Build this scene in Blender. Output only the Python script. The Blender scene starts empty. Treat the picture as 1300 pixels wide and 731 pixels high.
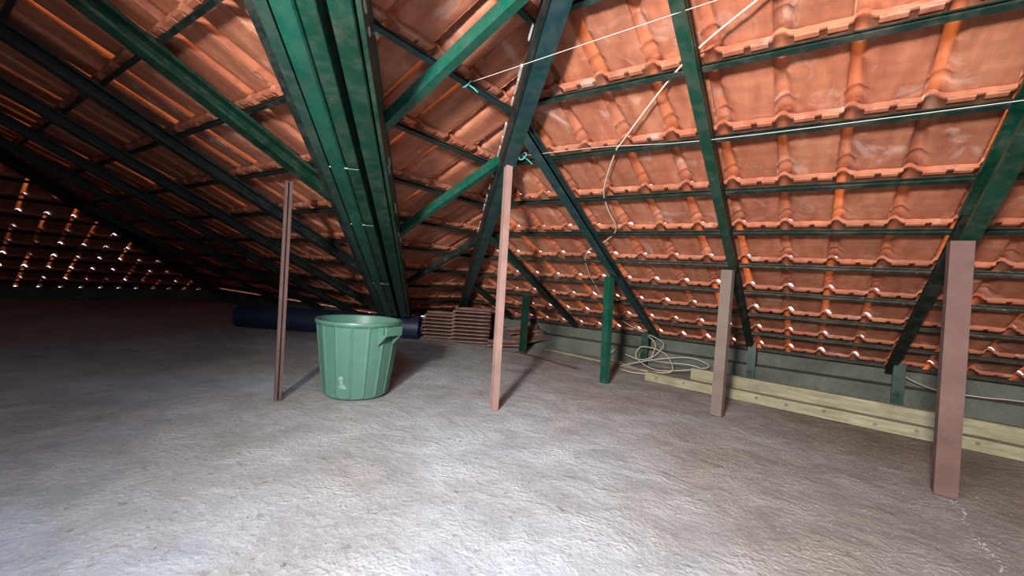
import bpy, bmesh, math, random
from mathutils import Vector, Matrix
random.seed(7)
C = bpy.context.scene.collection
S = 0.74                       # eye height in metres: every length below is in eye heights and scaled once
T = 0.490066                   # roof pitch (26 degrees)
ANG = math.atan(T); CO, SI = math.cos(ANG), math.sin(ANG)

# ---------------------------------------------------------------- camera
yaw, pitch, roll, fpx = -.60938, -.019436, .068853, 548.69
fw = Vector((math.sin(yaw)*math.cos(pitch), math.cos(yaw)*math.cos(pitch), math.sin(pitch)))
rt = Vector((math.cos(yaw), -math.sin(yaw), 0)); up = rt.cross(fw)
r2 = rt*math.cos(roll)+up*math.sin(roll); u2 = -rt*math.sin(roll)+up*math.cos(roll)
cd = bpy.data.cameras.new('camera'); cam = bpy.data.objects.new('camera', cd); C.objects.link(cam)
cd.sensor_width = 36; cd.lens = 36*fpx/1300; cd.clip_start = .02; cd.clip_end = 200
cam.matrix_world = Matrix(((r2.x, u2.x, -fw.x, 0), (r2.y, u2.y, -fw.y, 0), (r2.z, u2.z, -fw.z, 1*S), (0, 0, 0, 1)))
bpy.context.scene.camera = cam

# ---------------------------------------------------------------- world, sun, daylight openings, exposure
w = bpy.data.worlds.new('world'); bpy.context.scene.world = w; w.use_nodes = True
bg = w.node_tree.nodes['Background']; bg.inputs[0].default_value = (.80, .88, 1, 1); bg.inputs[1].default_value = 2.2
sd = bpy.data.lights.new('sun', 'SUN'); sd.energy = 9; sd.angle = math.radians(.6); sd.color = (1, .93, .82)
sun = bpy.data.objects.new('sun', sd); C.objects.link(sun)
sun.rotation_euler = Vector((-.35, -.75, -1.0)).to_track_quat('-Z', 'Y').to_euler()
def area(name, loc, tgt, sx, sy, e, col, spread=180):
    l = bpy.data.lights.new(name, 'AREA'); l.shape = 'RECTANGLE'; l.size = sx*S; l.size_y = sy*S; l.energy = e; l.color = col
    l.spread = math.radians(spread)
    o = bpy.data.objects.new(name, l); C.objects.link(o); o.location = Vector(loc)*S
    o.rotation_euler = (Vector(tgt)-Vector(loc)).to_track_quat('-Z', 'Y').to_euler()
    return o
area('window_daylight', (-.2, -1.50, 1.72), (-.55, 3.5, .9), .34, .34, 240, (1, .97, .93))
area('hatch_daylight', (-.65, .0, 1.95), (-.85, .62, 0), .6, .6, 49, (.60, .76, 1))
vs = bpy.context.scene.view_settings
vs.view_transform = 'Standard'; vs.look = 'None'; vs.gamma = 1; vs.exposure = 0.0; vs.use_curve_mapping = False

# ---------------------------------------------------------------- materials
def mat(name, col, rough=.6, metal=0, spec=.5):
    m = bpy.data.materials.new(name); m.use_nodes = True
    b = m.node_tree.nodes['Principled BSDF']
    b.inputs['Base Color'].default_value = (*col, 1); b.inputs['Roughness'].default_value = rough
    b.inputs['Metallic'].default_value = metal; b.inputs['Specular IOR Level'].default_value = spec
    return m
def N(m, t, **k):
    n = m.node_tree.nodes.new(t)
    for a, v in k.items():
        if hasattr(n, a): setattr(n, a, v)
    return n
def L(m, a, b): m.node_tree.links.new(a, b)
def noise(m, vec, scale, detail=4, rough=.55, dist=0):
    n = N(m, 'ShaderNodeTexNoise'); n.inputs['Scale'].default_value = scale; n.inputs['Detail'].default_value = detail
    n.inputs['Roughness'].default_value = rough; n.inputs['Distortion'].default_value = dist
    if vec: L(m, vec, n.inputs['Vector'])
    return n.outputs['Fac']
def ramp(m, fac, stops):
    n = N(m, 'ShaderNodeValToRGB'); cr = n.color_ramp
    cr.elements[0].position = stops[0][0]; cr.elements[0].color = (*stops[0][1], 1)
    cr.elements[1].position = stops[-1][0]; cr.elements[1].color = (*stops[-1][1], 1)
    for p, c in stops[1:-1]:
        e = cr.elements.new(p); e.color = (*c, 1)
    L(m, fac, n.inputs['Fac']); return n.outputs['Color']
def mixc(m, fac, a, b, mode='MIX'):
    n = N(m, 'ShaderNodeMix'); n.data_type = 'RGBA'; n.blend_type = mode
    for s, v in ((n.inputs[0], fac), (n.inputs[6], a), (n.inputs[7], b)):
        if isinstance(v, (int, float)): s.default_value = v
        elif isinstance(v, tuple): s.default_value = (*v, 1)
        else: L(m, v, s)
    return n.outputs[2]
def math_(m, op, a, b=0.0, c=0.0):
    n = N(m, 'ShaderNodeMath'); n.operation = op
    for s, v in zip(n.inputs, (a, b, c)):
        if isinstance(v, (int, float)): s.default_value = v
        else: L(m, v, s)
    return n.outputs[0]
def bump(m, h, strength, dist=.01, prev=None):
    n = N(m, 'ShaderNodeBump'); n.inputs['Strength'].default_value = strength; n.inputs['Distance'].default_value = dist
    L(m, h, n.inputs['Height'])
    if prev: L(m, prev, n.inputs['Normal'])
    return n.outputs['Normal']
def bsdf(m): return m.node_tree.nodes['Principled BSDF']
BW = ((0, (0, 0, 0)), (1, (1, 1, 1)))

def clay_material():
    m = mat('fired_clay', (.5, .2, .12), .75); b = bsdf(m)
    tc = N(m, 'ShaderNodeTexCoord'); oi = N(m, 'ShaderNodeObjectInfo')
    off = N(m, 'ShaderNodeVectorMath'); off.operation = 'ADD'
    rv = N(m, 'ShaderNodeCombineXYZ'); r10 = math_(m, 'MULTIPLY', oi.outputs['Random'], 37.0)
    L(m, r10, rv.inputs[0]); L(m, r10, rv.inputs[1]); L(m, r10, rv.inputs[2])
    L(m, tc.outputs['Object'], off.inputs[0]); L(m, rv.outputs[0], off.inputs[1]); V = off.outputs[0]
    st = N(m, 'ShaderNodeMapping'); st.inputs['Scale'].default_value = (3.2, .8, 1); L(m, V, st.inputs[0])
    n1 = noise(m, st.outputs[0], 5, 5); n2 = noise(m, V, 11, 6, .6, .6); n3 = noise(m, V, 90, 4, .6)
    base = ramp(m, n1, ((.25, (.30, .088, .040)), (.5, (.46, .165, .085)), (.78, (.60, .25, .14))))
    tint = ramp(m, oi.outputs['Random'], ((0, (.80, .74, .72)), (.4, (1, 1, 1)), (.75, (1.06, .95, .88)), (1, (.92, .80, .80))))
    base = mixc(m, 1.0, base, tint, 'MULTIPLY')
    dirt = ramp(m, n2, ((.35, (0, 0, 0)), (.7, (1, 1, 1))))
    base = mixc(m, math_(m, 'MULTIPLY', dirt, .45), base, (.20, .065, .04))
    bloom = ramp(m, noise(m, V, 5.5, 6, .65, .8), ((.56, (0, 0, 0)), (.74, (1, 1, 1))))
    base = mixc(m, math_(m, 'MULTIPLY', bloom, .6), base, (.70, .50, .42))
    L(m, base, b.inputs['Base Color'])
    # faint stamped rows down the pan
    sep = N(m, 'ShaderNodeSeparateXYZ'); L(m, tc.outputs['Object'], sep.inputs[0])
    X, Y = sep.outputs[0], sep.outputs[1]
    def band(c, wd): return math_(m, 'LESS_THAN', math_(m, 'ABSOLUTE', math_(m, 'SUBTRACT', X, c*S)), wd*S)
    txt = math_(m, 'MULTIPLY', math_(m, 'ADD', band(.15, .010), band(.225, .010)),
                math_(m, 'GREATER_THAN', math_(m, 'SINE', math_(m, 'MULTIPLY', Y, 620.0)), .1))
    txt = math_(m, 'MULTIPLY', txt, math_(m, 'LESS_THAN', math_(m, 'ABSOLUTE', math_(m, 'SUBTRACT', Y, .25*S)), .12*S))
    rows = math_(m, 'MULTIPLY', math_(m, 'SINE', math_(m, 'MULTIPLY', Y, 110.0)), .15)
    nb = bump(m, math_(m, 'ADD', math_(m, 'ADD', n2, math_(m, 'MULTIPLY', n3, .35)), rows), .35, .004)
    nb = bump(m, txt, .9, .004, nb)
    L(m, nb, b.inputs['Normal'])
    # translucent roll: glow stands in for daylight leaking at the laps, varies by tile
    tl = N(m, 'ShaderNodeBsdfTranslucent'); tl.inputs[0].default_value = (1, .50, .24, 1)
    mx = N(m, 'ShaderNodeMixShader'); out = m.node_tree.nodes['Material Output']
    inroll = math_(m, 'LESS_THAN', X, .062*S)
    wob = math_(m, 'FRACT', math_(m, 'MULTIPLY', oi.outputs['Random'], 7.31))
    amt = ramp(m, wob, ((.1, (.03,)*3), (.5, (.13,)*3), (1, (.38,)*3)))
    amt2 = math_(m, 'MULTIPLY', inroll, amt)
    L(m, amt2, mx.inputs[0]); L(m, b.outputs[0], mx.inputs[1]); L(m, tl.outputs[0], mx.inputs[2]); L(m, mx.outputs[0], out.inputs[0])
    return m
CLAY = clay_material()

def paint(name, col, col2, rough=.35, chips=(.35, .33, .28), chipat=.72, dust=.25):
    m = mat(name, col, rough); b = bsdf(m)
    tc = N(m, 'ShaderNodeTexCoord'); V = tc.outputs['Object']
    n1 = noise(m, V, 6, 5); n2 = noise(m, V, 55, 5, .65); n3 = noise(m, V, 14, 6, .7)
    c = mixc(m, ramp(m, n1, ((.35, (0,)*3), (.65, (1,)*3))), col, col2)
    c = mixc(m, math_(m, 'MULTIPLY', ramp(m, n3, ((.45, (0,)*3), (.75, (1,)*3))), dust), c, (.16, .13, .10))
    c = mixc(m, ramp(m, n2, ((chipat, (0,)*3), (chipat+.03, (1,)*3))), c, chips)
    L(m, c, b.inputs['Base Color'])
    L(m, ramp(m, n3, ((.3, (rough-.08,)*3), (.7, (min(1, rough+.25),)*3))), b.inputs['Roughness'])
    L(m, bump(m, n2, .15, .002), b.inputs['Normal'])
    return m
GREEN = paint('green_paint', (.0015, .026, .013), (.0025, .042, .024), .33)
GREEN_BRIGHT = paint('bright_green_paint', (.003, .050, .031), (.006, .078, .050), .22, dust=.15)
BLUEGREEN = paint('blue_green_paint', (.003, .026, .036), (.003, .042, .035), .4)
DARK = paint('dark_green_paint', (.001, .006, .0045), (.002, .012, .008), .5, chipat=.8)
PURLIN = paint('batten_paint', (.002, .020, .013), (.004, .018, .016), .35, chips=(.20, .14, .10), chipat=.68, dust=.35)
RUST = paint('red_oxide', (.085, .040, .032), (.125, .062, .050), .75, chips=(.32, .24, .20), chipat=.70, dust=.5)
PINK = paint('pale_oxide', (.27, .15, .12), (.36, .215, .175), .75, chips=(.5, .42, .36), chipat=.72, dust=.25)
BROWNP = paint('dusty_oxide', (.13, .09, .072), (.18, .13, .105), .8, chips=(.4, .34, .3), chipat=.74, dust=.3)

def bumpy(name, stops, rough, s1, s2, bs, bd, spec=.3):
    m = mat(name, stops[0][1], rough, spec=spec); b = bsdf(m)
    tc = N(m, 'ShaderNodeTexCoord'); V = tc.outputs['Object']
    n1 = noise(m, V, s1, 6, .6, .3); n2 = noise(m, V, s2, 6, .7)
    L(m, ramp(m, math_(m, 'ADD', math_(m, 'MULTIPLY', n1, .7), math_(m, 'MULTIPLY', n2, .3)), stops), b.inputs['Base Color'])
    L(m, bump(m, math_(m, 'ADD', n1, n2), bs, bd), b.inputs['Normal'])
    return m
CURB = bumpy('curb_concrete', ((.3, (.055, .058, .045)), (.7, (.175, .185, .15))), .9, 3, 40, .4, .01)
WALLM = bumpy('rough_render', ((.3, (.25, .22, .20)), (.7, (.40, .37, .34))), .9, 3, 40, .4, .01)
MORTAR = bumpy('mortar', ((.3, (.26, .25, .23)), (.7, (.52, .50, .47))), .95, 12, 60, .6, .01)
STONE = bumpy('grit', ((.3, (.08, .07, .065)), (.5, (.25, .23, .21)), (.7, (.45, .43, .41))), .9, 9, 60, .3, .004)
PLASTIC = bumpy('bin_plastic', ((.3, (.060, .145, .10)), (.7, (.095, .205, .15))), .42, 4, 60, .06, .002, .4)
SMEAR = mat('pale_smear', (.16, .27, .21), .6)
PIPE = mat('blue_black_plastic', (.012, .022, .048), .45)
CABLE = mat('cable_sheath', (.62, .50, .40), .6)
STRING = mat('string', (.50, .42, .38), .8)
TEAL = mat('teal_twine', (.06, .32, .29), .7)
SHEET = bumpy('roofing_sheet', ((.3, (.10, .04, .03)), (.7, (.20, .09, .06))), .9, 3, 30, .3, .01)
GALV = paint('gutter_sheet', (.006, .03, .022), (.01, .045, .03), .5, chips=(.5, .5, .46), chipat=.72)

def wood_material(name, a, c):
    m = mat(name, a, .85); b = bsdf(m)
    tc = N(m, 'ShaderNodeTexCoord'); mp = N(m, 'ShaderNodeMapping'); mp.inputs['Scale'].default_value = (1.2, 14, 14)
    L(m, tc.outputs['Object'], mp.inputs[0])
    n1 = noise(m, mp.outputs[0], 4, 6, .6, .4); n2 = noise(m, tc.outputs['Object'], 7, 5, .6)
    col = ramp(m, n1, ((.3, a), (.7, c)))
    col = mixc(m, math_(m, 'MULTIPLY', ramp(m, n2, ((.5, (0,)*3), (.72, (1,)*3))), .6), col, (.16, .13, .075))
    L(m, col, b.inputs['Base Color']); L(m, bump(m, n1, .4, .004), b.inputs['Normal'])
    return m
WOOD = wood_material('weathered_wood', (.19, .17, .10), (.36, .33, .215))
WOODD = wood_material('old_dark_wood', (.12, .085, .065), (.22, .16, .13))

def floor_material():
    m = mat('screed', (.3, .3, .3), .85, spec=.25); b = bsdf(m)
    tc = N(m, 'ShaderNodeTexCoord'); V = tc.outputs['Object']
    mp = N(m, 'ShaderNodeMapping'); mp.inputs['Rotation'].default_value = (0, 0, .55); mp.inputs['Scale'].default_value = (1.0, 2.6, 1)
    L(m, V, mp.inputs[0])
    big = noise(m, V, .9, 4, .5, .4); mid = noise(m, V, 5, 7, .62, .3); fine = noise(m, V, 42, 6, .7); tro = noise(m, mp.outputs[0], 10, 5, .6, .5)
    pits = ramp(m, noise(m, V, 26, 3, .5), ((.28, (0,)*3), (.36, (1,)*3)))
    base = ramp(m, mid, ((.3, (.33, .325, .32)), (.5, (.43, .425, .42)), (.72, (.54, .535, .53))))
    brown = ramp(m, big, ((.42, (1, 1, 1)), (.62, (.84, .76, .68))))
    base = mixc(m, 1.0, base, brown, 'MULTIPLY')
    sep = N(m, 'ShaderNodeSeparateXYZ'); L(m, V, sep.inputs[0])
    # screed painted darker and browner to the right, standing in for warm penumbra
    g = math_(m, 'ADD', math_(m, 'ADD', math_(m, 'MULTIPLY', sep.outputs[1], .35), math_(m, 'MULTIPLY', sep.outputs[0], 1.0)), math_(m, 'MULTIPLY', big, .9))
    gf = ramp(m, g, ((.0, (0,)*3), (1.0, (1,)*3)))
    n = N(m, 'ShaderNodeMapRange'); n.inputs[1].default_value = .1; n.inputs[2].default_value = 1.9; L(m, g, n.inputs[0])
    base = mixc(m, n.outputs[0], base, mixc(m, 1.0, base, (.50, .435, .37), 'MULTIPLY'))
    base = mixc(m, math_(m, 'MULTIPLY', ramp(m, fine, ((.58, (0,)*3), (.72, (1,)*3))), .5), base, (.62, .60, .57))
    base = mixc(m, 1.0, base, mixc(m, pits, (.75, .71, .68), (1, 1, 1)), 'MULTIPLY')
    L(m, base, b.inputs['Base Color'])
    vf = noise(m, V, 130, 4, .75); vr = N(m, 'ShaderNodeTexVoronoi'); vr.inputs['Scale'].default_value = 75; L(m, V, vr.inputs['Vector'])
    base2 = mixc(m, math_(m, 'MULTIPLY', ramp(m, vf, ((.60, (0,)*3), (.70, (1,)*3))), .65), base, (.75, .73, .70)); L(m, base2, b.inputs['Base Color'])
    h = math_(m, 'ADD', math_(m, 'ADD', math_(m, 'MULTIPLY', tro, .35), math_(m, 'MULTIPLY', fine, .55)), math_(m, 'MULTIPLY', pits, .12))
    h = math_(m, 'ADD', h, math_(m, 'MULTIPLY', vr.outputs['Distance'], math_(m, 'MULTIPLY', ramp(m, mid, ((.45, (0,)*3), (.65, (1,)*3))), .35)))
    nb = bump(m, mid, .5, .03); nb = bump(m, h, .9, .014, nb)
    L(m, nb, b.inputs['Normal'])
    return m
FLOORM = floor_material()

# ---------------------------------------------------------------- helpers
def tag(o, label=None, cat=None, group=None, kind=None):
    if label: o['label'] = label
    if cat: o['category'] = cat
    if group: o['group'] = group
    if kind: o['kind'] = kind
    return o
def empty(name, loc=(0, 0, 0)):
    o = bpy.data.objects.new(name, None); C.objects.link(o); o.location = Vector(loc)*S; o.empty_display_size = .1; return o
class MB:
    def __init__(s): s.v = []; s.f = []; s.smooth = False
    def add(s, vs, fs):
        n = len(s.v); s.v += [Vector(v) for v in vs]; s.f += [tuple(i+n for i in f) for f in fs]; return s
    def prism(s, p0, p1, prof, upv=(0, 0, 1), cap=True):
        """extrude a (u, v) outline from p0 to p1; v runs along upv"""
        p0, p1 = Vector(p0), Vector(p1); d = (p1-p0).normalized(); upv = Vector(upv)
        u = d.cross(upv).normalized(); v = u.cross(d).normalized(); n = len(prof)
        vs = [p0+u*a+v*b for a, b in prof]+[p1+u*a+v*b for a, b in prof]
        fs = [(i, i+n, (i+1) % n+n, (i+1) % n) for i in range(n)]
        if cap: fs += [tuple(range(n)), tuple(range(2*n-1, n-1, -1))]
        return s.add(vs, fs)
    def bar(s, p0, p1, wd, h, upv=(0, 0, 1), off=0):
        a = wd/2; return s.prism(p0, p1, [(-a, off), (a, off), (a, off+h), (-a, off+h)], upv)
    def box(s, lo, hi):
        (a, b, c), (d, e, f) = lo, hi
        return s.add([(a, b, c), (d, b, c), (d, e, c), (a, e, c), (a, b, f), (d, b, f), (d, e, f), (a, e, f)],
                     [(0, 3, 2, 1), (4, 5, 6, 7), (0, 1, 5, 4), (1, 2, 6, 5), (2, 3, 7, 6), (3, 0, 4, 7)])
    def tube(s, pts, r, n=8):
        pts = [Vector(p) for p in pts]; rings = []; ref = Vector((.12, .21, .97))
        for i, p in enumerate(pts):
            d = (pts[min(i+1, len(pts)-1)]-pts[max(i-1, 0)]).normalized()
            u = d.cross(ref).normalized(); v = u.cross(d)
            rings += [p+(u*math.cos(6.28319*k/n)+v*math.sin(6.28319*k/n))*r for k in range(n)]
        fs = [(i*n+k, i*n+(k+1) % n, (i+1)*n+(k+1) % n, (i+1)*n+k) for i in range(len(pts)-1) for k in range(n)]
        fs += [tuple(range(n-1, -1, -1)), tuple(range((len(pts)-1)*n, len(pts)*n))]
        return s.add(rings, fs)
    def build(s, name, m, parent=None, loc=(0, 0, 0), smooth=False, bevel=0, recalc=True):
        loc = Vector(loc)
        me = bpy.data.meshes.new(name); me.from_pydata([(v-loc)*S for v in s.v], [], s.f)
        if recalc:
            bm = bmesh.new(); bm.from_mesh(me); bmesh.ops.recalc_face_normals(bm, faces=bm.faces)
            if bevel: bmesh.ops.bevel(bm, geom=[e for e in bm.edges if e.calc_face_angle(0) > .6], offset=bevel*S, segments=1, affect='EDGES')
            bm.to_mesh(me); bm.free()
        me.materials.append(m)
        if smooth:
            for p in me.polygons: p.use_smooth = True
        o = bpy.data.objects.new(name, me); C.objects.link(o)
        if parent is not None:
            o.parent = parent; o.location = loc*S-parent.location
        else: o.location = loc*S
        return o
def chan(wd, h, t, lip, side=1, v0=0):
    """lipped C section, width wd centred on u = 0, open towards side"""
    a = wd/2
    P = [(-a, 0), (a, 0), (a, lip), (a-t, lip), (a-t, t), (-a+t, t), (-a+t, h-t), (a-t, h-t), (a-t, h-lip), (a, h-lip), (a, h), (-a, h)]
    return [(u*side, v+v0) for u, v in P]
def ucurve(pts, per=8):
    """catmull-rom"""
    P = [Vector(p) for p in pts]; P = [P[0]*2-P[1]]+P+[P[-1]*2-P[-2]]; out = []
    for i in range(1, len(P)-2):
        for k in range(per):
            t = k/per; a, b, c, d = P[i-1:i+3]
            out.append(.5*((2*b)+(c-a)*t+(2*a-5*b+4*c-d)*t*t+(3*b-a-3*c+d)*t**3))
    return out+[P[-2]]

# roof planes (underside of the tiles), z as a function of plan position
DN, DW, DL = 3.30, 3.00, 2.56; DF = DL+T*7.5
zN = lambda x, y: DN-T*y
zW = lambda x, y: DW+T*x
zL = lambda x, y: DL-T*y
zF = lambda x, y: DF+T*x
HIP, VAL, FAR = (DN-DW)/T, (DL-DW)/T, -7.5        # x + y on the hip, on the valley and on the far hip

# ---------------------------------------------------------------- structure: floor, curbs, walls
def noise2(x, y):
    return .5*math.sin(2.1*x+1.3*y)+.3*math.sin(3.7*y-2.2*x+1)+.2*math.sin(7*x+5*y)
mb = MB(); nx, ny = 96, 60; x0, x1, y0, y1 = -13.2, 4.0, -1.7, 6.6
for j in range(ny+1):
    for i in range(nx+1):
        x = x0+(x1-x0)*i/nx; y = y0+(y1-y0)*j/ny
        mb.v.append(Vector((x, y, .006*noise2(x, y)-.006)))
for j in range(ny):
    for i in range(nx):
        a = j*(nx+1)+i; mb.f.append((a, a+1, a+nx+2, a+nx+1))
fl = tag(mb.build('floor', FLOORM, smooth=True), 'rough grey cement screed floor with grit and trowel marks', kind='structure')

def curb(name, segs, label):
    m_ = MB()
    for lo, hi in segs: m_.box(lo, hi)
    return tag(m_.build(name, CURB), label, kind='structure')
curb('wall_north', [((-5.9, 5.75, -.05), (4, 6.34, .19)), ((-5.9, 5.98, .19), (4, 6.05, .335))], 'low concrete kerb along the eave under the right roof slope')
curb('wall_west', [((-5.72, 4.75, -.05), (-5.6, 5.75, .225))], 'short concrete kerb in the far roof corner')
curb('wall_northwest', [((-12.6, 4.6, -.05), (-5.6, 4.66, .20)), ((-12.6, 4.66, -.05), (-5.6, 4.74, .258))], 'low kerb under the dark left roof slope')
curb('wall_far', [((-12.35, -1.6, -.05), (-12.2, 4.6, .225))], 'low kerb along the far dark eave')
mb = MB(); y = -1.08; t = .12      # wall behind the viewpoint, with a small window opening
def wall_panel(m_, xa, xb, zb, zt):
    m_.add([(xa, y, zb), (xb, y, zb), (xb, y, zt(xb)), (xa, y, zt(xa)), (xa, y-t, zb), (xb, y-t, zb), (xb, y-t, zt(xb)), (xa, y-t, zt(xa))],
           [(0, 1, 2, 3), (7, 6, 5, 4), (0, 4, 5, 1), (1, 5, 6, 2), (2, 6, 7, 3), (3, 7, 4, 0)])
wall_panel(mb, -12.7, -.65, -.05, lambda x: 3.9); wall_panel(mb, .7, 4.05, -.05, lambda x: 4.6)
wall_panel(mb, -.65, .7, -.05, lambda x: 1.44); wall_panel(mb, -.65, .7, 2.3, lambda x: 4.6)
tag(mb.build('wall_south', WALLM), 'rendered wall behind the viewpoint with a small window', kind='structure')
mb = MB(); mb.box((4.0, -1.7, -.05), (4.12, 6.4, 4.6)); tag(mb.build('wall_east', WALLM), 'rendered end wall right of the viewpoint', kind='structure')
# plain roofing beyond the tiled part (all outside the picture)
def slab(m_, poly, zf, th=.03, lift=.012):
    n = len(poly); vs = [(x, y, zf(x, y)+lift) for x, y in poly]+[(x, y, zf(x, y)+lift+th) for x, y in poly]
    m_.add(vs, [tuple(range(n)), tuple(range(2*n-1, n-1, -1))]+[(i, (i+1) % n, (i+1) % n+n, i+n) for i in range(n)])
mb = MB()
slab(mb, [(HIP-.35, .35), (HIP+1.65, -1.65), (4.05, -1.65), (4.05, .35)], zN); slab(mb, [(2.62, .35), (4.05, .35), (4.05, 6.45), (2.62, 6.45)], zN)
slab(mb, [(-.33, HIP+.33), (-.33, VAL+.33), (VAL+1.65, -1.65), (HIP+1.65, -1.65)], zW)
slab(mb, [(VAL+.1, -.1), (VAL+1.65, -1.65), (FAR+1.65, -1.65), (FAR+.1, -.1)], zL)
slab(mb, [(FAR+.12, -.12), (FAR+1.65, -1.65), (-12.65, -1.65), (-12.65, -.9), (-7.1, -.9)], zF)
tag(mb.build('ceiling', SHEET), 'plain underside of the roof behind the viewpoint', kind='structure')

# ---------------------------------------------------------------- roof tiles
PITCH = .4495; SL = PITCH/CO; TW = .2955
def tile_mesh(name, gap, clip=None):
    """one interlocking clay tile: x across, y down the slope, z outwards; seen from inside the underside shows"""
    prof = [(0, .000), (.006, .012), (.014, .032), (.028, .044), (.042, .044), (.053, .033), (.062, .018), (.076, .007), (.10, .000),
            (.14, .004), (.175, .001), (.215, .005), (.26, .000), (.288, .000), (.302, .004)]
    ys = [0, .008, .020, .026, .22, .226, .234, .385, .393, .402, .440, .448, .505, .512, .565]
    verts, faces = [], []
    th = .017
    for layer in (0, 1):
        for j, y in enumerate(ys):
            head = 1 if j < 3 else 0; ring = 1 if y in (.226,) else (1.6 if y in (.393, .448) else 0); tail = 1 if y > .475 else 0
            for x, z in prof:
                inroll = 1 if x < .07 else 0
                zz = z; t_ = max(0, min(1, (y-.30)/.12))
                x2 = x+(.022*t_*min(1, x/.03)*(1 if x < .08 else max(0, (.14-x)/.06))) if x < .14 else x
                if inroll: zz = z*(.80 if j < 4 else 1.0)-ring*.004+(z*.20+gap if tail else 0)
                if head and layer == 0: zz -= .007 if not inroll else .004        # lip at the head
                if tail and layer == 0 and not inroll: zz += .003
                zz += (y-.0)*.040+(th if layer else 0)
                verts.append((x2*S, y*S, zz*S))
    n, k = len(prof), len(ys); o = n*k
    for j in range(k-1):
        for i in range(n-1):
            a = j*n+i
            faces.append((a, a+n, a+n+1, a+1)); faces.append((o+a, o+a+1, o+a+n+1, o+a+n))
    for i in range(n-1):
        faces.append((i, i+1, o+i+1, o+i)); a = (k-1)*n+i; faces.append((a+1, a, o+a, o+a+1))
    for j in range(k-1):
        a = j*n; faces.append((a+n, a, o+a, o+a+n)); a = j*n+n-1; faces.append((a, a+n, o+a+n, o+a))
    # nibs that hook over the batten
    for cx, wd in ((.135, .046), (.247, .036)):
        b = len(verts)
        for yy, z in ((.004, -.004), (.048, -.001), (.016, -.012), (.040, -.009)):
            for x in (cx-wd, cx+wd):
                verts.append((x*S, yy*S, (z+.002)*S))
        faces += [(b, b+1, b+5, b+4), (b+2, b+6, b+7, b+3), (b+4, b+5, b+7, b+6), (b, b+4, b+6, b+2), (b+1, b+3, b+7, b+5)]
    me = bpy.data.meshes.new(name); me.from_pydata(verts, [], faces); me.materials.append(CLAY)
    return me
TILES = [tile_mesh('roof_tile', g) for g in (.000, .006, .012, .024)]
for me in TILES:
    for p in me.polygons: p.use_smooth = p.index < 392
def slope_frame(axis):
    if axis == 'N': a, s = Vector((1, 0, 0)), Vector((0, CO, -SI))
    else: a, s = Vector((0, 1, 0)), Vector((-CO, 0, -SI))
    return a, s, a.cross(s)
def tile_slope(root, axis, zf, rows, u0, u1, keep, first=None, gapw=(5, 3, 1)):
    """keep: list of (nx, ny, c) half planes, kept where nx*x + ny*y > c"""
    a, s, nrm = slope_frame(axis); made = []
    i0, i1 = math.floor(u0/TW), math.ceil(u1/TW)
    for pos in rows:
        for i in range(i0, i1):
            u = i*TW+(.055 if axis == 'N' else .10)
            head = pos-.055*CO if axis == 'N' else pos+.055*CO
            p = (u, head) if axis == 'N' else (head, u)
            org = Vector((p[0], p[1], zf(*p)))+nrm*.010
            cs = [org+a*(dx)+s*(dy) for dx in (-.01, .31) for dy in (-.01, .58)]
            skip = False; cuts = []
            for nx_, ny_, c_ in keep:
                v_ = [q.x*nx_+q.y*ny_-c_ for q in cs]
                if max(v_) < .01: skip = True
                elif min(v_) < 0: cuts.append((nx_, ny_, c_))
            if skip: continue
            me = random.choices(TILES, gapw+(0,)*(4-len(gapw)))[0]
            rot = Matrix((a, s, nrm)).transposed().to_4x4()
            jit = Matrix.Rotation(random.uniform(-.006, .006), 4, 'Z') @ Matrix.Rotation(random.uniform(-.003, .006), 4, 'X')
            M = Matrix.Translation((org+nrm*random.uniform(0, .002)+s*random.uniform(-.004, .004))*S) @ rot @ jit
            if cuts:
                bm = bmesh.new(); bm.from_mesh(me); Mi = M.inverted()
                for nx_, ny_, c_ in cuts:
                    wn = Vector((nx_, ny_, 0)); co = Vector((nx_, ny_, 0))*(c_/(nx_*nx_+ny_*ny_))*S
                    bmesh.ops.bisect_plane(bm, geom=bm.verts[:]+bm.edges[:]+bm.faces[:], plane_co=Mi @ co, plane_no=(Mi.to_3x3() @ wn).normalized(), clear_inner=True)
                if not bm.faces: bm.free(); continue
                me = bpy.data.meshes.new('tile_cut'); bm.to_mesh(me); bm.free()
                if not me.materials: me.materials.append(CLAY)
            o = bpy.data.objects.new('tile', me); C.objects.link(o); o.parent = root
            o.matrix_parent_inverse = Matrix.Identity(4); o.matrix_basis = Matrix.Translation(-root.location) @ M
            made.append(o)
    return made

def batten(root, p0, p1, nrm, mt):
    # small channel, open side up the slope, between rafters and tiles
    h, d, t, l = .028, .032, .004, .009
    prof = [(0, 0), (h, 0), (h, l), (h-t, l), (h-t, t), (t, t), (t, d-t), (h-t, d-t), (h-t, d-l), (h, d-l), (h, d), (0, d)]
    prof = [(-a+h/2, b-.044) for a, b in prof]
    m_ = MB(); m_.prism(p0, p1, prof, nrm); m_.build('batten', mt, root, Vector(p0))

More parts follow.
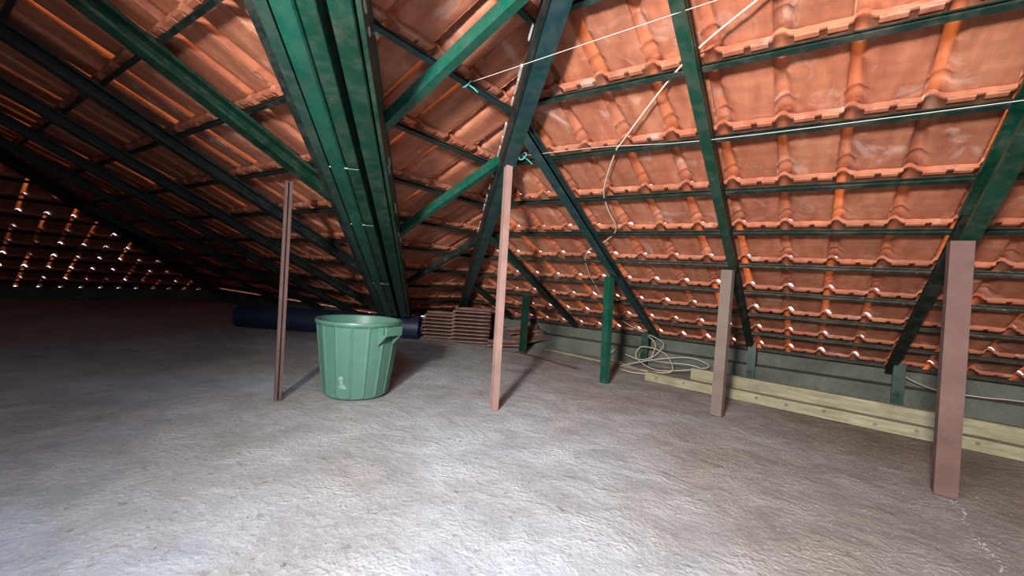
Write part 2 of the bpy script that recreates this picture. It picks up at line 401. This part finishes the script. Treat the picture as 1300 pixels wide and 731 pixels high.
MUTED = paint('dull_batten_paint', (.012, .024, .017), (.03, .026, .02), .6, chips=(.3, .2, .15), chipat=.62, dust=.6)
aN, sN, nN = slope_frame('N'); aW, sW, nW = slope_frame('W')
N_ROWS = [2.33+PITCH*k for k in range(-4, 9)]
W_ROWS = [-1.745-.4425*k for k in range(-3, 9)]
L_ROWS = [.80+.445*k for k in range(-2, 9)]
F_ROWS = [-12.0+PITCH*k for k in range(0, 11)]
ridge_pt = (HIP+1.6, -1.6, zN(0, -1.6))
ceilN = tag(empty('ceiling', (0, 3, 0)), 'clay tiled right roof slope on green steel battens', kind='structure')
tile_slope(ceilN, 'N', zN, N_ROWS, -5.7, 2.62, [(1, 1, HIP-.02)])
for k, yb in enumerate(N_ROWS):
    batten(ceilN, (3.9, yb, zN(0, yb)), (HIP-yb+.03, yb, zN(0, yb)), nN, PURLIN if k < 8 else MUTED)
ceilW = tag(empty('ceiling', (-3, 2, 0)), 'clay tiled middle roof slope between the two diagonal beams', kind='structure')
tile_slope(ceilW, 'W', zW, W_ROWS, -.6, 6.7, [(-1, -1, -HIP-.02), (1, 1, VAL-.02)])
for xb in W_ROWS:
    batten(ceilW, (xb, HIP-xb-.03, zW(xb, 0)), (xb, VAL-xb+.05, zW(xb, 0)), nW, BLUEGREEN if xb > -2 else PURLIN)
ceilL = tag(empty('ceiling', (-6, 2, 0)), 'dim clay tiled left roof slope on dark battens', kind='structure')
tile_slope(ceilL, 'N', zL, L_ROWS, -12.4, -.5, [(-1, -1, -VAL-.02), (1, 1, FAR-.02)])
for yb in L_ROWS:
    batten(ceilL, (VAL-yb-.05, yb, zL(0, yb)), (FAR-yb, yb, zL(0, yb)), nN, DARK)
ceilF = tag(empty('ceiling', (-10, 1, 0)), 'far dark roof slope with daylight showing between its tiles', kind='structure')
tile_slope(ceilF, 'W', zF, F_ROWS, -1.2, 5.4, [(-1, -1, 7.5-.02)], gapw=(3, 1, 2, 5))
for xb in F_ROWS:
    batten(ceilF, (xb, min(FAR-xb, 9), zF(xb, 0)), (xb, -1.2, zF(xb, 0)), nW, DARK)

# hip and eave flashing outside the tiles, so that only the laps let daylight in
def strip(m_, s_, xa, xb, z1, z2, sgn, wd=.17, lift=.075):
    a = Vector((xa, s_-xa, z1(xa, s_-xa)+lift)); b = Vector((xb, s_-xb, z1(xb, s_-xb)+lift))
    o1 = Vector((-wd, -wd, 0)); o2 = -o1
    def sh(p, o, zf): q = p+o; q.z = zf(q.x, q.y)+lift; return q
    vs = [sh(a, o1, z2), a, sh(a, o2, z1), sh(b, o1, z2), b, sh(b, o2, z1)]
    m_.add(vs, [(0, 1, 4, 3), (1, 2, 5, 4)])
mb = MB(); strip(mb, HIP, .4, -5.85, zN, zW, 1); strip(mb, FAR, -7, -12.4, zL, zF, 1)
tag(mb.build('ceiling', SHEET, recalc=False), 'hip capping over the tile ends', kind='structure')

# ---------------------------------------------------------------- steelwork
def steel(name, label, cat='beam', group=None, loc=(0, 0, 0)): return tag(empty(name, loc), label, cat, group)
# diagonal hip beam
def hip_pt(x, dz=0): return Vector((x, HIP-x, zN(x, HIP-x)+dz))
hroot = steel('hip_rafter', 'dark blue-green diagonal beam where the right and middle slopes meet', 'beam', loc=hip_pt(-2.8))
hsh = Vector((.035, .035, 0)); hp0, hp1 = hip_pt(.9, -.052)+hsh, hip_pt(-5.7, -.052)+hsh
mb = MB(); mb.prism(hp0, hp1, [(u, v-.115) for u, v in chan(.115, .115, .010, .03, -1)], (0, 0, 1)); mb.build('channel', BLUEGREEN, hroot, hip_pt(-2.8))
mb = MB(); mb.prism(hp0, hp1, [(-.064, -.125), (-.050, -.125), (-.050, -.005), (-.064, -.005)], (0, 0, 1)); mb.build('side_flange', DARK, hroot, hip_pt(-2.8))
mb = MB()
for k in range(26):                      # mortar squeezed out along the beam edge
    x = -1.1-.085*k+random.uniform(-.02, .02)
    if random.random() < .2: continue
    p = hip_pt(x, -.075)+Vector((-.018, -.018, 0)); l = random.uniform(.035, .08)
    mb.bar(p, p+Vector((-l, l, -l*T*.99)), random.uniform(.006, .013), random.uniform(.014, .03))
o = mb.build('mortar', MORTAR, hroot, hip_pt(-2.8)); o['kind'] = 'stuff'; o['label'] = 'white mortar squeezed out along the beam'

# big valley beam: two channels, gutter sheet above
def val_pt(x, u=0, dz=0): return Vector((x+u*.7071, VAL-x+u*.7071, zW(x, 0)+dz))
vroot = steel('valley_beam', 'large green double steel channel running down the valley from the top', 'beam', loc=val_pt(-2.8))
va, vb = -.6, -5.0
def vprism(name, prof, m_, xa=va, xb=vb, **k):
    q = MB(); q.prism(val_pt(xa), val_pt(xb), prof, (0, 0, 1)); return q.build(name, m_, vroot, val_pt(-2.8), **k)
def rbox(u0, u1, v0, v1, r=.018):
    out = []
    for cx, cy, a0 in ((u1-r, v0+r, -90), (u1-r, v1-r, 0), (u0+r, v1-r, 90), (u0+r, v0+r, 180)):
        for k in range(4):
            a = math.radians(a0+30*k); out.append((cx+r*math.cos(a), cy+r*math.sin(a)))
    return out
vprism('channel', rbox(-.04, .056, -.205, -.09, .022), GREEN_BRIGHT)
vprism('channel', rbox(.062, .135, -.20, -.09, .008), GREEN)
vprism('channel', rbox(.172, .268, -.20, -.09, .012), GREEN)
vprism('lip', [(.278, -.195), (.298, -.195), (.298, -.06), (.278, -.06)], GREEN)
vprism('angle', [(-.10, -.185), (-.05, -.185), (-.05, -.175), (-.09, -.175), (-.09, -.06), (-.10, -.06)], GALV)
vprism('angle', [(-.145, -.165), (-.108, -.165), (-.108, -.155), (-.135, -.155), (-.135, -.05), (-.145, -.05)], DARK)
# gutter sheet: shallow V under the tiles
q = MB(); vs = []
for x in (0.2, -5.75):
    for u, dz in ((-.17, -.045+.17*.7071*T), (-.05, -.055), (.05, -.055), (.285, -.045+.285*.7071*T)):
        vs.append(val_pt(x, u, dz))
    for u, dz in ((-.17, -.035+.17*.7071*T), (-.05, -.045), (.05, -.045), (.285, -.035+.285*.7071*T)):
        vs.append(val_pt(x, u, dz))
q.add(vs, [(0, 1, 9, 8), (1, 2, 10, 9), (2, 3, 11, 10), (4, 12, 13, 5), (5, 13, 14, 6), (6, 14, 15, 7), (0, 8, 12, 4), (3, 7, 15, 11)])
q.build('gutter_sheet', GALV, vroot, val_pt(-2.8))
for x in (-2.42, -2.95, -3.95):                       # weld seams across the channels
    q = MB(); q.prism(val_pt(x, -.04, -.212), val_pt(x, .13, -.212), [(-.004, 0), (.004, 0), (.004, .006), (-.004, .006)]); q.build('weld_seam', SMEAR, vroot, val_pt(x))
mb = MB()
for k in range(60):
    x = random.uniform(-4.2, -1.5); side = random.choice((-.147, -.102, .301))
    p = val_pt(x, side, -.12+random.uniform(-.05, .05) if side > 0 else -.155); l = random.uniform(.02, .09)
    mb.bar(p, p+Vector((-l, l, -l*T)), .006, .014)
o = mb.build('mortar_drip', MORTAR, vroot, val_pt(-2.8)); o['kind'] = 'stuff'; o['label'] = 'pale mortar drips along the edges'

# rafters on the right slope
def n_pt(x, y, d): return Vector((x, y, d-T*y))
def nrafter(label, x, y0, y1, ysup, side, top=3.255, mid=3.19, low=3.12, w1=.085, w2=.11, m1=DARK, m2=GREEN, shift=0.0):
    c = n_pt(x, (y0+y1)/2, top); r = steel('steel_rafter', label, 'rafter', loc=c)
    q = MB(); q.prism(n_pt(x, y0, mid), n_pt(x, y1, mid), chan(w1, (top-mid)*CO, .008, .015, side), nN); q.build('channel', m1, r, c)
    if ysup is not None:
        q = MB(); q.prism(n_pt(x+shift, y0, low), n_pt(x+shift, ysup, low), chan(w2, (mid-low)*CO-.002, .008, .02, side), nN); q.build('lower_channel', m2, r, c)
        q = MB(); q.bar(n_pt(x+shift-w2/2-.001, ysup-.9, mid-.004), n_pt(x+shift-w2/2-.001, ysup-.8, mid-.004), .004, .01, nN); q.build('weld_seam', SMEAR, r, c)
    return r
# d = x direction of u: prism going +y with up nN has u = +x
nrafter('green rafter left of the brown post, right slope', -.568, -.2, 5.86, 3.93, 1, low=3.12, w1=.062, w2=.06, shift=.01)
nrafter('blue-green rafter starting at the hip beam above the short green post', -1.68, 2.36, 5.80, 4.24, 1, low=3.165, w1=.075, w2=.08, m1=BLUEGREEN, m2=BLUEGREEN)
nrafter('dark green short rafter low on the right slope near the pale post', -2.84, 3.56, 5.75, 4.98, 1, low=3.18, w1=.075, w2=.08, m1=DARK, m2=GREEN)
nrafter('thick green rafter on the right reaching down to the widest post', .685, -.2, 5.9, 3.30, -1, low=2.99, w1=.07, w2=.075, m1=DARK, m2=GREEN, shift=-.025)
nrafter('last dark rafter deep in the corner under the right slope', -4.0, 4.75, 5.75, None, 1)
nrafter('rafter beyond the right edge', 2.0, -.2, 5.9, 3.3, -1)
# rafters on the middle slope
def w_pt(x, y, d): return Vector((x, y, d+T*x))
def wrafter(label, y, x0, x1, top=2.955, low=2.85, wd=.09, m1=GREEN_BRIGHT):
    c = w_pt((x0+x1)/2, y, top); r = steel('steel_rafter', label, 'rafter', loc=c)
    q = MB(); q.prism(w_pt(x0, y, low), w_pt(x1, y, low), chan(wd, (top-low)*CO, .008, .02, 1), nW); q.build('channel', m1, r, c)
    q = MB(); q.bar(w_pt(x1+.04, y, low-.012), w_pt(x1, y, low-.012), wd+.04, .012, nW); q.build('end_plate', m1, r, c)
    return r
wrafter('bright green rafter crossing the top of the middle slope', 1.635, -.95, -2.33, low=2.875, wd=.055)
wrafter('green rafter halfway down the middle slope', 2.655, -1.95, -3.24, low=2.875, wd=.055, m1=GREEN_BRIGHT)
wrafter('dark green rafter low on the middle slope', 3.68, -3.02, -4.28, low=2.88, wd=.055, m1=DARK)
# rafters on the left slope
def lrafter(label, x, y0, y1, top=2.515, low=2.41, wd=.10, m1=GREEN, group=None):
    c = n_pt(x, (y0+y1)/2, top); r = steel('steel_rafter', label, 'rafter', group, loc=c)
    q = MB(); q.prism(n_pt(x, y0, low), n_pt(x, y1, low), chan(wd, (top-low)*CO, .008, .02, 1), nN); q.build('channel', m1, r, c)
    return r
lrafter('green rafter of the left slope carried by the thin rust-brown post', -3.0, -1.0, 1.96, low=2.41, wd=.105)
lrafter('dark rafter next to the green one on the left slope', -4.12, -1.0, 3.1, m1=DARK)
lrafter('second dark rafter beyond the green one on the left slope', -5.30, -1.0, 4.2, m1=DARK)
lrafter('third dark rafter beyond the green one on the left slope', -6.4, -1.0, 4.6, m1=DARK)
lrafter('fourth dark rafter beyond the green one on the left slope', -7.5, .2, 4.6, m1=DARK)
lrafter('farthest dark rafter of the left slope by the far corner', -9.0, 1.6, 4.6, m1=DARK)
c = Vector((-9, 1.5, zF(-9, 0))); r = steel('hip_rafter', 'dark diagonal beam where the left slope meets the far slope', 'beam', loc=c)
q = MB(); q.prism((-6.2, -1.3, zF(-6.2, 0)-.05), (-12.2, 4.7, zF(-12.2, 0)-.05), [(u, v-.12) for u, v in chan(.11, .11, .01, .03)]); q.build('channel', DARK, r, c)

# ---------------------------------------------------------------- posts
def post(name, label, x, y, h, wd, m_, side, dep=None, lean=(0, 0), group=None, base=False, ang=0):
    r = tag(empty(name, (x, y, 0)), label, 'post', group); dep = dep or wd
    ca, sa = math.cos(ang), math.sin(ang)
    q = MB(); P = [(-wd/2, -dep/2), (wd/2, -dep/2), (wd/2, -dep/2+.02), (wd/2-.008, -dep/2+.02), (wd/2-.008, -dep/2+.008), (-wd/2+.008, -dep/2+.008),
                   (-wd/2+.008, dep/2-.008), (wd/2-.008, dep/2-.008), (wd/2-.008, dep/2-.02), (wd/2, dep/2-.02), (wd/2, dep/2), (-wd/2, dep/2)]
    P = [(u*side*ca-v*sa, u*side*sa+v*ca) for u, v in P]; n = len(P)
    q.add([(x+u, y+v, 0) for u, v in P]+[(x+u+lean[0], y+v+lean[1], h) for u, v in P],
          [(i, (i+1) % n, (i+1) % n+n, i+n) for i in range(n)]+[tuple(range(n)), tuple(range(2*n-1, n-1, -1))])
    q.build('shaft', m_, r, (x, y, 0))
    if base:
        q = MB(); q.box((x-wd*.75, y-dep*.75, -.004), (x+wd*.75, y+dep*.75, .008)); q.build('foot_plate', m_, r, (x, y, 0))
    return r
post('support_post', 'thin rust-brown post standing left of the green bin', -3.165, 1.635, 1.60, .05, RUST, 1, ang=-.4, lean=(-.02, 0))
post('support_post', 'tall slim pale pinkish post under the diagonal beam', -1.94, 2.65, 1.93, .05, PINK, -1, ang=-.5, lean=(-.02, 0))
post('support_post', 'short green post beneath the blue-green rafter', -1.71, 4.235, 1.10, .075, GREEN_BRIGHT, -1, .07, ang=-.3, lean=(-.03, 0))
post('support_post', 'dusty brown post under the green rafter, right of centre', -.59, 3.92, 1.20, .085, BROWNP, -1, .06, ang=-.2)
post('support_post', 'widest reddish-brown post at the right side', .65, 3.30, 1.372, .095, RUST, 1, .08, ang=.0, lean=(-.02, 0))
post('support_post', 'small green post behind the stick, near the tile pile', -3.235, 4.99, .80, .08, GREEN, -1, .07, ang=-.4)
post('eave_post', 'stubby dark green post by the tangled cable', -1.775, 5.69, .43, .085, GREEN, -1, .07)
post('eave_post', 'stubby green post on the kerb behind the brown post', -.54, 5.69, .44, .085, GREEN, -1, .07)
post('eave_post', 'stubby green post on the kerb left of the widest post', .735, 5.69, .44, .09, GREEN, -1, .07)

# ---------------------------------------------------------------- green bin
bx, by = -2.985, 2.165
bin_ = tag(empty('dustbin', (bx, by, 0)), 'round green plastic bin with ribbed sides, no lid', 'bin')
def rb(z): return .243+(.318-.243)*(z/.585)**.9
q = MB(); NS = 128; prof = []
zs = [.0, .012, .03, .06, .12, .25, .40, .52, .555, .575, .585, .597, .597, .590, .575, .56, .50, .3, .10, .03, .03]
kind = ['o']*11+['t', 't2']+['i']*8
rings = []
for z, kd in zip(zs, kind):
    row = []
    for k in range(NS):
        th = 2*math.pi*k/NS; ph = (th*16/(2*math.pi)) % 1; r_ = rb(z)
        if kd == 'o':
            if .02 < z < .57:
                r_ += -.004*math.cos((ph-.5)*math.pi)*0+(.005 if (ph < .07 or ph > .93) else 0)-.006*abs(math.sin(math.pi*((th*16/(2*math.pi)) % 2)/2))*0
                r_ *= (math.cos(math.pi/16)/math.cos((ph-.5)*2*math.pi/16))**.8*1.006
            if z < .01: r_ -= .015
            if z > .57: r_ += .014
        elif kd == 't': r_ += .010
        elif kd == 't2': r_ -= .006
        else: r_ -= .014
        row.append(Vector((bx+r_*math.cos(th), by+r_*math.sin(th), z+.002)))
    rings.append(row)
vs = [v for r_ in rings for v in r_]; fs = []
for j in range(len(rings)-1):
    for k in range(NS): fs.append((j*NS+k, j*NS+(k+1) % NS, (j+1)*NS+(k+1) % NS, (j+1)*NS+k))
fs.append(tuple(range(NS-1, -1, -1))); fs.append(tuple((len(rings)-1)*NS+k for k in range(NS)))
q.add(vs, fs); q.build('body', PLASTIC, bin_, (bx, by, 0))
for a0 in (.10, .10+math.pi):
    q = MB(); n = 7; ra, rb_ = .325, .385
    ux, uy = math.cos(a0), math.sin(a0)
    def P(r_, t_, z): return Vector((bx+ux*r_-uy*t_, by+uy*r_+ux*t_, z))
    hw = .085
    # two brackets, grip bar and a curved top web
    for t_ in (-hw, hw-.018):
        q.add([P(.295, t_, .57), P(.295, t_, .42), P(.375, t_, .50), P(.375, t_, .57), P(.295, t_+.018, .57), P(.295, t_+.018, .42), P(.375, t_+.018, .50), P(.375, t_+.018, .57)],
              [(0, 1, 2, 3), (7, 6, 5, 4), (0, 4, 5, 1), (1, 5, 6, 2), (2, 6, 7, 3), (3, 7, 4, 0)])
    q.add([P(.355, -hw, .575), P(.355, hw, .575), P(.385, hw, .575), P(.385, -hw, .575), P(.350, -hw, .515), P(.350, hw, .515), P(.385, hw, .505), P(.385, -hw, .505)],
          [(0, 1, 2, 3), (7, 6, 5, 4), (0, 4, 5, 1), (1, 5, 6, 2), (2, 6, 7, 3), (3, 7, 4, 0)])
    q.build('handle', PLASTIC, bin_, (bx, by, 0), bevel=.004)
def blob(m_, pts, r0, dirv):
    pass
a0 = math.atan2(-2.165, 2.985)-.42
q = MB()
for dz, da, sx, sz in ((.17, 0, .022, .022), (.14, .01, .016, .022), (.11, .035, .026, .020), (.10, .10, .020, .012)):
    r_ = rb(dz)+.002; a_ = a0+da
    cx, cy = bx+r_*math.cos(a_), by+r_*math.sin(a_)
    t_ = Vector((-math.sin(a_), math.cos(a_), 0)); nn = Vector((math.cos(a_), math.sin(a_), 0))
    ring = [Vector((cx, cy, dz))+t_*sx*math.cos(k*math.pi/4)+Vector((0, 0, 1))*sz*math.sin(k*math.pi/4) for k in range(8)]
    q.add(ring+[Vector((cx, cy, dz))+nn*.008], [(k, (k+1) % 8, 8) for k in range(8)])
o = q.build('smear', SMEAR, bin_, (bx, by, 0), smooth=True); o['label'] = 'pale dried smear low on the side'

# ---------------------------------------------------------------- black pipe lying behind the bin
pa, pb = Vector((-4.86, 4.60, .175)), Vector((-7.1, 3.02, .175))
proot = tag(empty('plastic_pipe', (-5.8, 4.0, 0)), 'large dark blue plastic pipe lying behind the green bin', 'pipe')
d = (pb-pa).normalized(); q = MB(); n = 40; u = d.cross(Vector((0, 0, 1))); v = u.cross(d); ring = []
for r_, s_ in ((.172, 0), (.172, (pb-pa).length), (.158, (pb-pa).length), (.158, 0)):
    ring += [pa+d*s_+(u*math.cos(2*math.pi*k/n)+v*math.sin(2*math.pi*k/n))*r_ for k in range(n)]
q.add(ring, [(j*n+k, j*n+(k+1) % n, ((j+1) % 4)*n+(k+1) % n, ((j+1) % 4)*n+k) for j in range(4) for k in range(n)])
q.build('tube', PIPE, proot, (-5.8, 4.0, 0), smooth=False)
q = MB(); ring = []
for r_, s_ in ((.172, .012), (.18, .012), (.18, .10), (.172, .10)):
    ring += [pa+d*s_+(u*math.cos(2*math.pi*k/n)+v*math.sin(2*math.pi*k/n))*r_ for k in range(n)]
q.add(ring, [(j*n+k, j*n+(k+1) % n, ((j+1) % 4)*n+(k+1) % n, ((j+1) % 4)*n+k) for j in range(4) for k in range(n)])
q.build('collar', PIPE, proot, (-5.8, 4.0, 0))

# ---------------------------------------------------------------- spare tiles piled in the corner
DUSTY = bumpy('dusty_clay', ((.3, (.12, .06, .045)), (.5, (.24, .13, .10)), (.7, (.36, .23, .18))), .9, 9, 60, .35, .004)
SPARE = TILES[0].copy(); SPARE.materials.clear(); SPARE.materials.append(DUSTY)
def spare(loc, rz, label, group=None, tilt=(0, 0), me=SPARE):
    o = bpy.data.objects.new('roof_tile', me); C.objects.link(o); o.location = Vector(loc)*S
    o.rotation_euler = (tilt[0], tilt[1], rz); tag(o, label, 'tile', group); return o
for k in range(9):
    a = .62+random.uniform(-.03, .03)-math.pi/2
    spare((-4.55+random.uniform(-.012, .012), 5.02+random.uniform(-.012, .012), .016+.056*k), a+math.pi/2-math.pi/2+0, 'spare clay roof tile in the taller flat stack beside the pale post', 'spare tiles in the taller stack', tilt=(-.04, 0))
for k in range(7):
    a = -.95+random.uniform(-.05, .05)
    spare((-5.12+random.uniform(-.015, .015), 4.98+random.uniform(-.015, .015), .016+.056*k), a, 'spare clay roof tile in the stack at the mouth of the dark pipe', 'spare tiles beside the pipe', tilt=(-.04, 0))
spare((-3.98, 5.16, .02), -.9, 'loose clay tile lying on the floor right of the stacks', tilt=(0, 0))
spare((-3.72, 5.40, .10), -.4, 'clay tile resting tilted with its rounded end forward', tilt=(.10, .12))
spare((-3.90, 5.42, .20), -.55, 'uppermost loose clay tile right of the stacks', tilt=(.05, .05))

# ---------------------------------------------------------------- timber on the floor
def plank(p0, p1, wd, h, label, m_, name='timber_plank', knots=0, z=.0):
    p0, p1 = Vector((*p0, z)), Vector((*p1, z)); c = p0
    d_ = (p1-p0).normalized(); ang = math.atan2(d_.y, d_.x); Ln = (p1-p0).length
    r = tag(empty(name, (p0.x, p0.y, z)), label, 'plank'); r.rotation_euler = (0, 0, ang)
    def loc(m2, nm, mm):
        o = m2.build(nm, mm, None, (0, 0, 0)); o.parent = r; return o
    q = MB(); nseg = 24; vs = []
    for i in range(nseg+1):
        x_ = Ln*i/nseg; jw = .004*math.sin(i*1.7)+random.uniform(-.002, .002); jh = random.uniform(-.002, .002)
        vs += [(x_, -wd/2+jw, .001), (x_, wd/2+jw, .001), (x_, wd/2+jw, h+jh), (x_, -wd/2+jw, h+jh)]
    fs = [(4*i+a, 4*(i+1)+a, 4*(i+1)+(a+1) % 4, 4*i+(a+1) % 4) for i in range(nseg) for a in range(4)]+[(3, 2, 1, 0), (4*nseg, 4*nseg+1, 4*nseg+2, 4*nseg+3)]
    q.add(vs, fs); loc(q, 'board', m_)
    for k in range(knots):
        x_ = Ln*(k+.6)/knots+random.uniform(-.06, .06); q = MB(); zc = h*random.uniform(.45, .7)
        ring = [(x_+.014*math.cos(j*math.pi/4), -wd/2-.006, zc+.014*math.sin(j*math.pi/4)) for j in range(8)]+[(x_+.014*math.cos(j*math.pi/4), -wd/2+.01, zc+.014*math.sin(j*math.pi/4)) for j in range(8)]
        q.add(ring, [tuple(range(8)), tuple(range(15, 7, -1))]+[(j, (j+1) % 8, (j+1) % 8+8, j+8) for j in range(8)]); loc(q, 'nail_hole', WOODD)
    return r
plank((-1.45, 4.79), (3.2, 4.29), .10, .092, 'long weathered plank with nail holes lying in front along the kerb', WOOD, knots=16)
plank((-1.02, 4.96), (3.2, 4.48), .075, .185, 'taller weathered plank on edge right behind the front plank', WOOD)
plank((-3.32, 4.93), (-2.18, 4.58), .10, .018, 'flat brown wooden strip on the floor in front of the kerb', WOODD, 'wood_strip')
plank((-5.0, 5.02-.3), (-3.08, 4.80), .03, .022, 'thin pale stick lying before the spare tiles', WOODD, 'wood_stick')
plank((-3.2, 5.55), (-1.55, 5.22), .022, .02, 'thin pale lath lying along the foot of the kerb', WOOD, 'wood_lath')

# ---------------------------------------------------------------- cables and strings
def line(name, label, pts, r, m_, cat='cable', n=6, per=8, parts=()):
    q = MB(); q.tube(ucurve(pts, per), r, n)
    if parts:
        root = tag(empty(name, pts[0]), label, cat); q.build('strand', m_, root, pts[0], smooth=True)
        for c in parts:
            k = MB(); c = Vector(c)
            k.tube([c+Vector((.030*math.cos(a)*(1-a*.02), .018*math.sin(a*1.0), .03*math.sin(a)))for a in [i*.5 for i in range(14)]], .005, 6)
            k.tube([c, c+Vector((.05, .01, -.035)), c+Vector((.075, .02, -.06))], .004, 5); k.build('knot', TEAL, root, c, smooth=True)
        return root
    o = q.build(name, m_, None, pts[0], smooth=True); return tag(o, label, cat)
d_ = 3.268
def np_(x, y, d=d_): return (x, y, d-T*y)
line('cable', 'pale cable running diagonally down the tiles behind the battens', [np_(-.10, 1.95), np_(-.25, 2.05), np_(-.62, 2.27), np_(-1.07, 2.68), np_(-1.18, 2.80), np_(-1.38, 3.12), np_(-1.43, 3.35), np_(-1.45, 3.60), np_(-1.62, 3.78), np_(-1.89, 3.97), np_(-2.02, 4.3), np_(-2.08, 4.9), np_(-2.05, 5.50), (-1.86, 5.66, .45), (-1.62, 5.70, .36), (-1.52, 5.62, .30), (-1.60, 5.50, .16), (-1.75, 5.44, .10), (-1.95, 5.45, .14)], .0052, CABLE)
line('cable', 'tangled thin cable coiled on the floor at the stubby post', [(-2.15, 5.62, .16), (-2.2, 5.5, .05), (-1.9, 5.35, .02), (-1.55, 5.2, .02), (-1.3, 5.25, .06), (-1.45, 5.45, .22), (-1.75, 5.5, .26), (-1.8, 5.45, .12), (-1.5, 5.3, .03), (-1.1, 5.35, .10), (-.95, 5.5, .15), (-1.2, 5.55, .20), (-1.6, 5.45, .12), (-1.9, 5.2, .02), (-1.75, 5.0, .012), (-1.5, 5.05, .012)], .0055, CABLE)
line('cable', 'loose cable loop sagging beside the stubby post', [(-1.72, 5.60, .40), (-1.6, 5.55, .30), (-1.62, 5.5, .12), (-1.4, 5.3, .14), (-1.05, 5.25, .16), (-.85, 5.3, .05)], .005, CABLE)
line('cable', 'thin cable drooping along the kerb at the far right', [(.76, 5.74, .33), (.86, 5.80, .27), (1.05, 5.88, .205), (1.35, 5.88, .20), (1.62, 5.88, .215), (2.4, 5.88, .21)], .006, CABLE)
line('string', 'thin upper string stretched from the middle slope across two rafters', [(-1.73, 1.90, 2.13), (-1.35, 1.90, 2.15), (-.56, 1.90, 2.19), (.1, 1.90, 2.22), (1.2, 1.85, 2.26)], .0019, STRING, 'string', 5, 4, parts=[(-1.735, 1.88, 2.12)])
line('string', 'thin lower string stretched below the second batten of the right slope', [(-1.80, 2.62, 1.91), (-1.2, 2.60, 1.895), (-.56, 2.61, 1.86), (.68, 2.55, 1.85), (1.8, 2.5, 1.86)], .0019, STRING, 'string', 5, 4, parts=[(-1.80, 2.60, 1.90)])
line('string', 'short knotted twine at the top of the valley beam', [(-1.66, 1.02, 2.055), (-1.68, 1.10, 2.06), (-1.72, 1.16, 2.065), (-1.70, 1.25, 2.07)], .005, TEAL, 'string', 5, 4)

# ---------------------------------------------------------------- grit and mortar crumbs on the floor
def crumbs(name, label, spots, m_):
    q = MB()
    for x, y, s_ in spots:
        o = [Vector((x+s_*random.uniform(.6, 1.2)*a, y+s_*random.uniform(.6, 1.2)*b, s_*random.uniform(.5, .9)*c+s_*.3-.004)) for a, b, c in ((1, 0, 0), (0, 1, 0), (-1, 0, 0), (0, -1, 0), (0, 0, 1), (0, 0, -1))]
        q.add(o, [(0, 1, 4), (1, 2, 4), (2, 3, 4), (3, 0, 4), (1, 0, 5), (2, 1, 5), (3, 2, 5), (0, 3, 5)])
    return tag(q.build(name, m_), label, 'debris', kind='stuff')
sp = []
for _ in range(3000):
    x, y = random.uniform(-6.5, 2.6), random.uniform(.3, 5.6)
    if (y > 4.25 and x > -3.5) or (y > 2.7 and x < -4.3) or math.hypot(x+2.985, y-2.165) < .3: continue
    s_ = random.choice((.002, .003, .003, .004, .005)) if random.random() < .985 else .009
    sp.append((x, y, s_))
crumbs('grit', 'fine grit and cement crumbs scattered over the floor', sp, STONE)
sp = []
for _ in range(60):
    t_ = random.random(); x = .67+random.gauss(0, .008)+.012*math.sin(t_*9); yy = 3.24-t_*.8
    sp.append((x, yy, random.uniform(.004, .010)))
crumbs('mortar_trail', 'pale mortar trail on the floor in front of the widest post', sp, STONE)
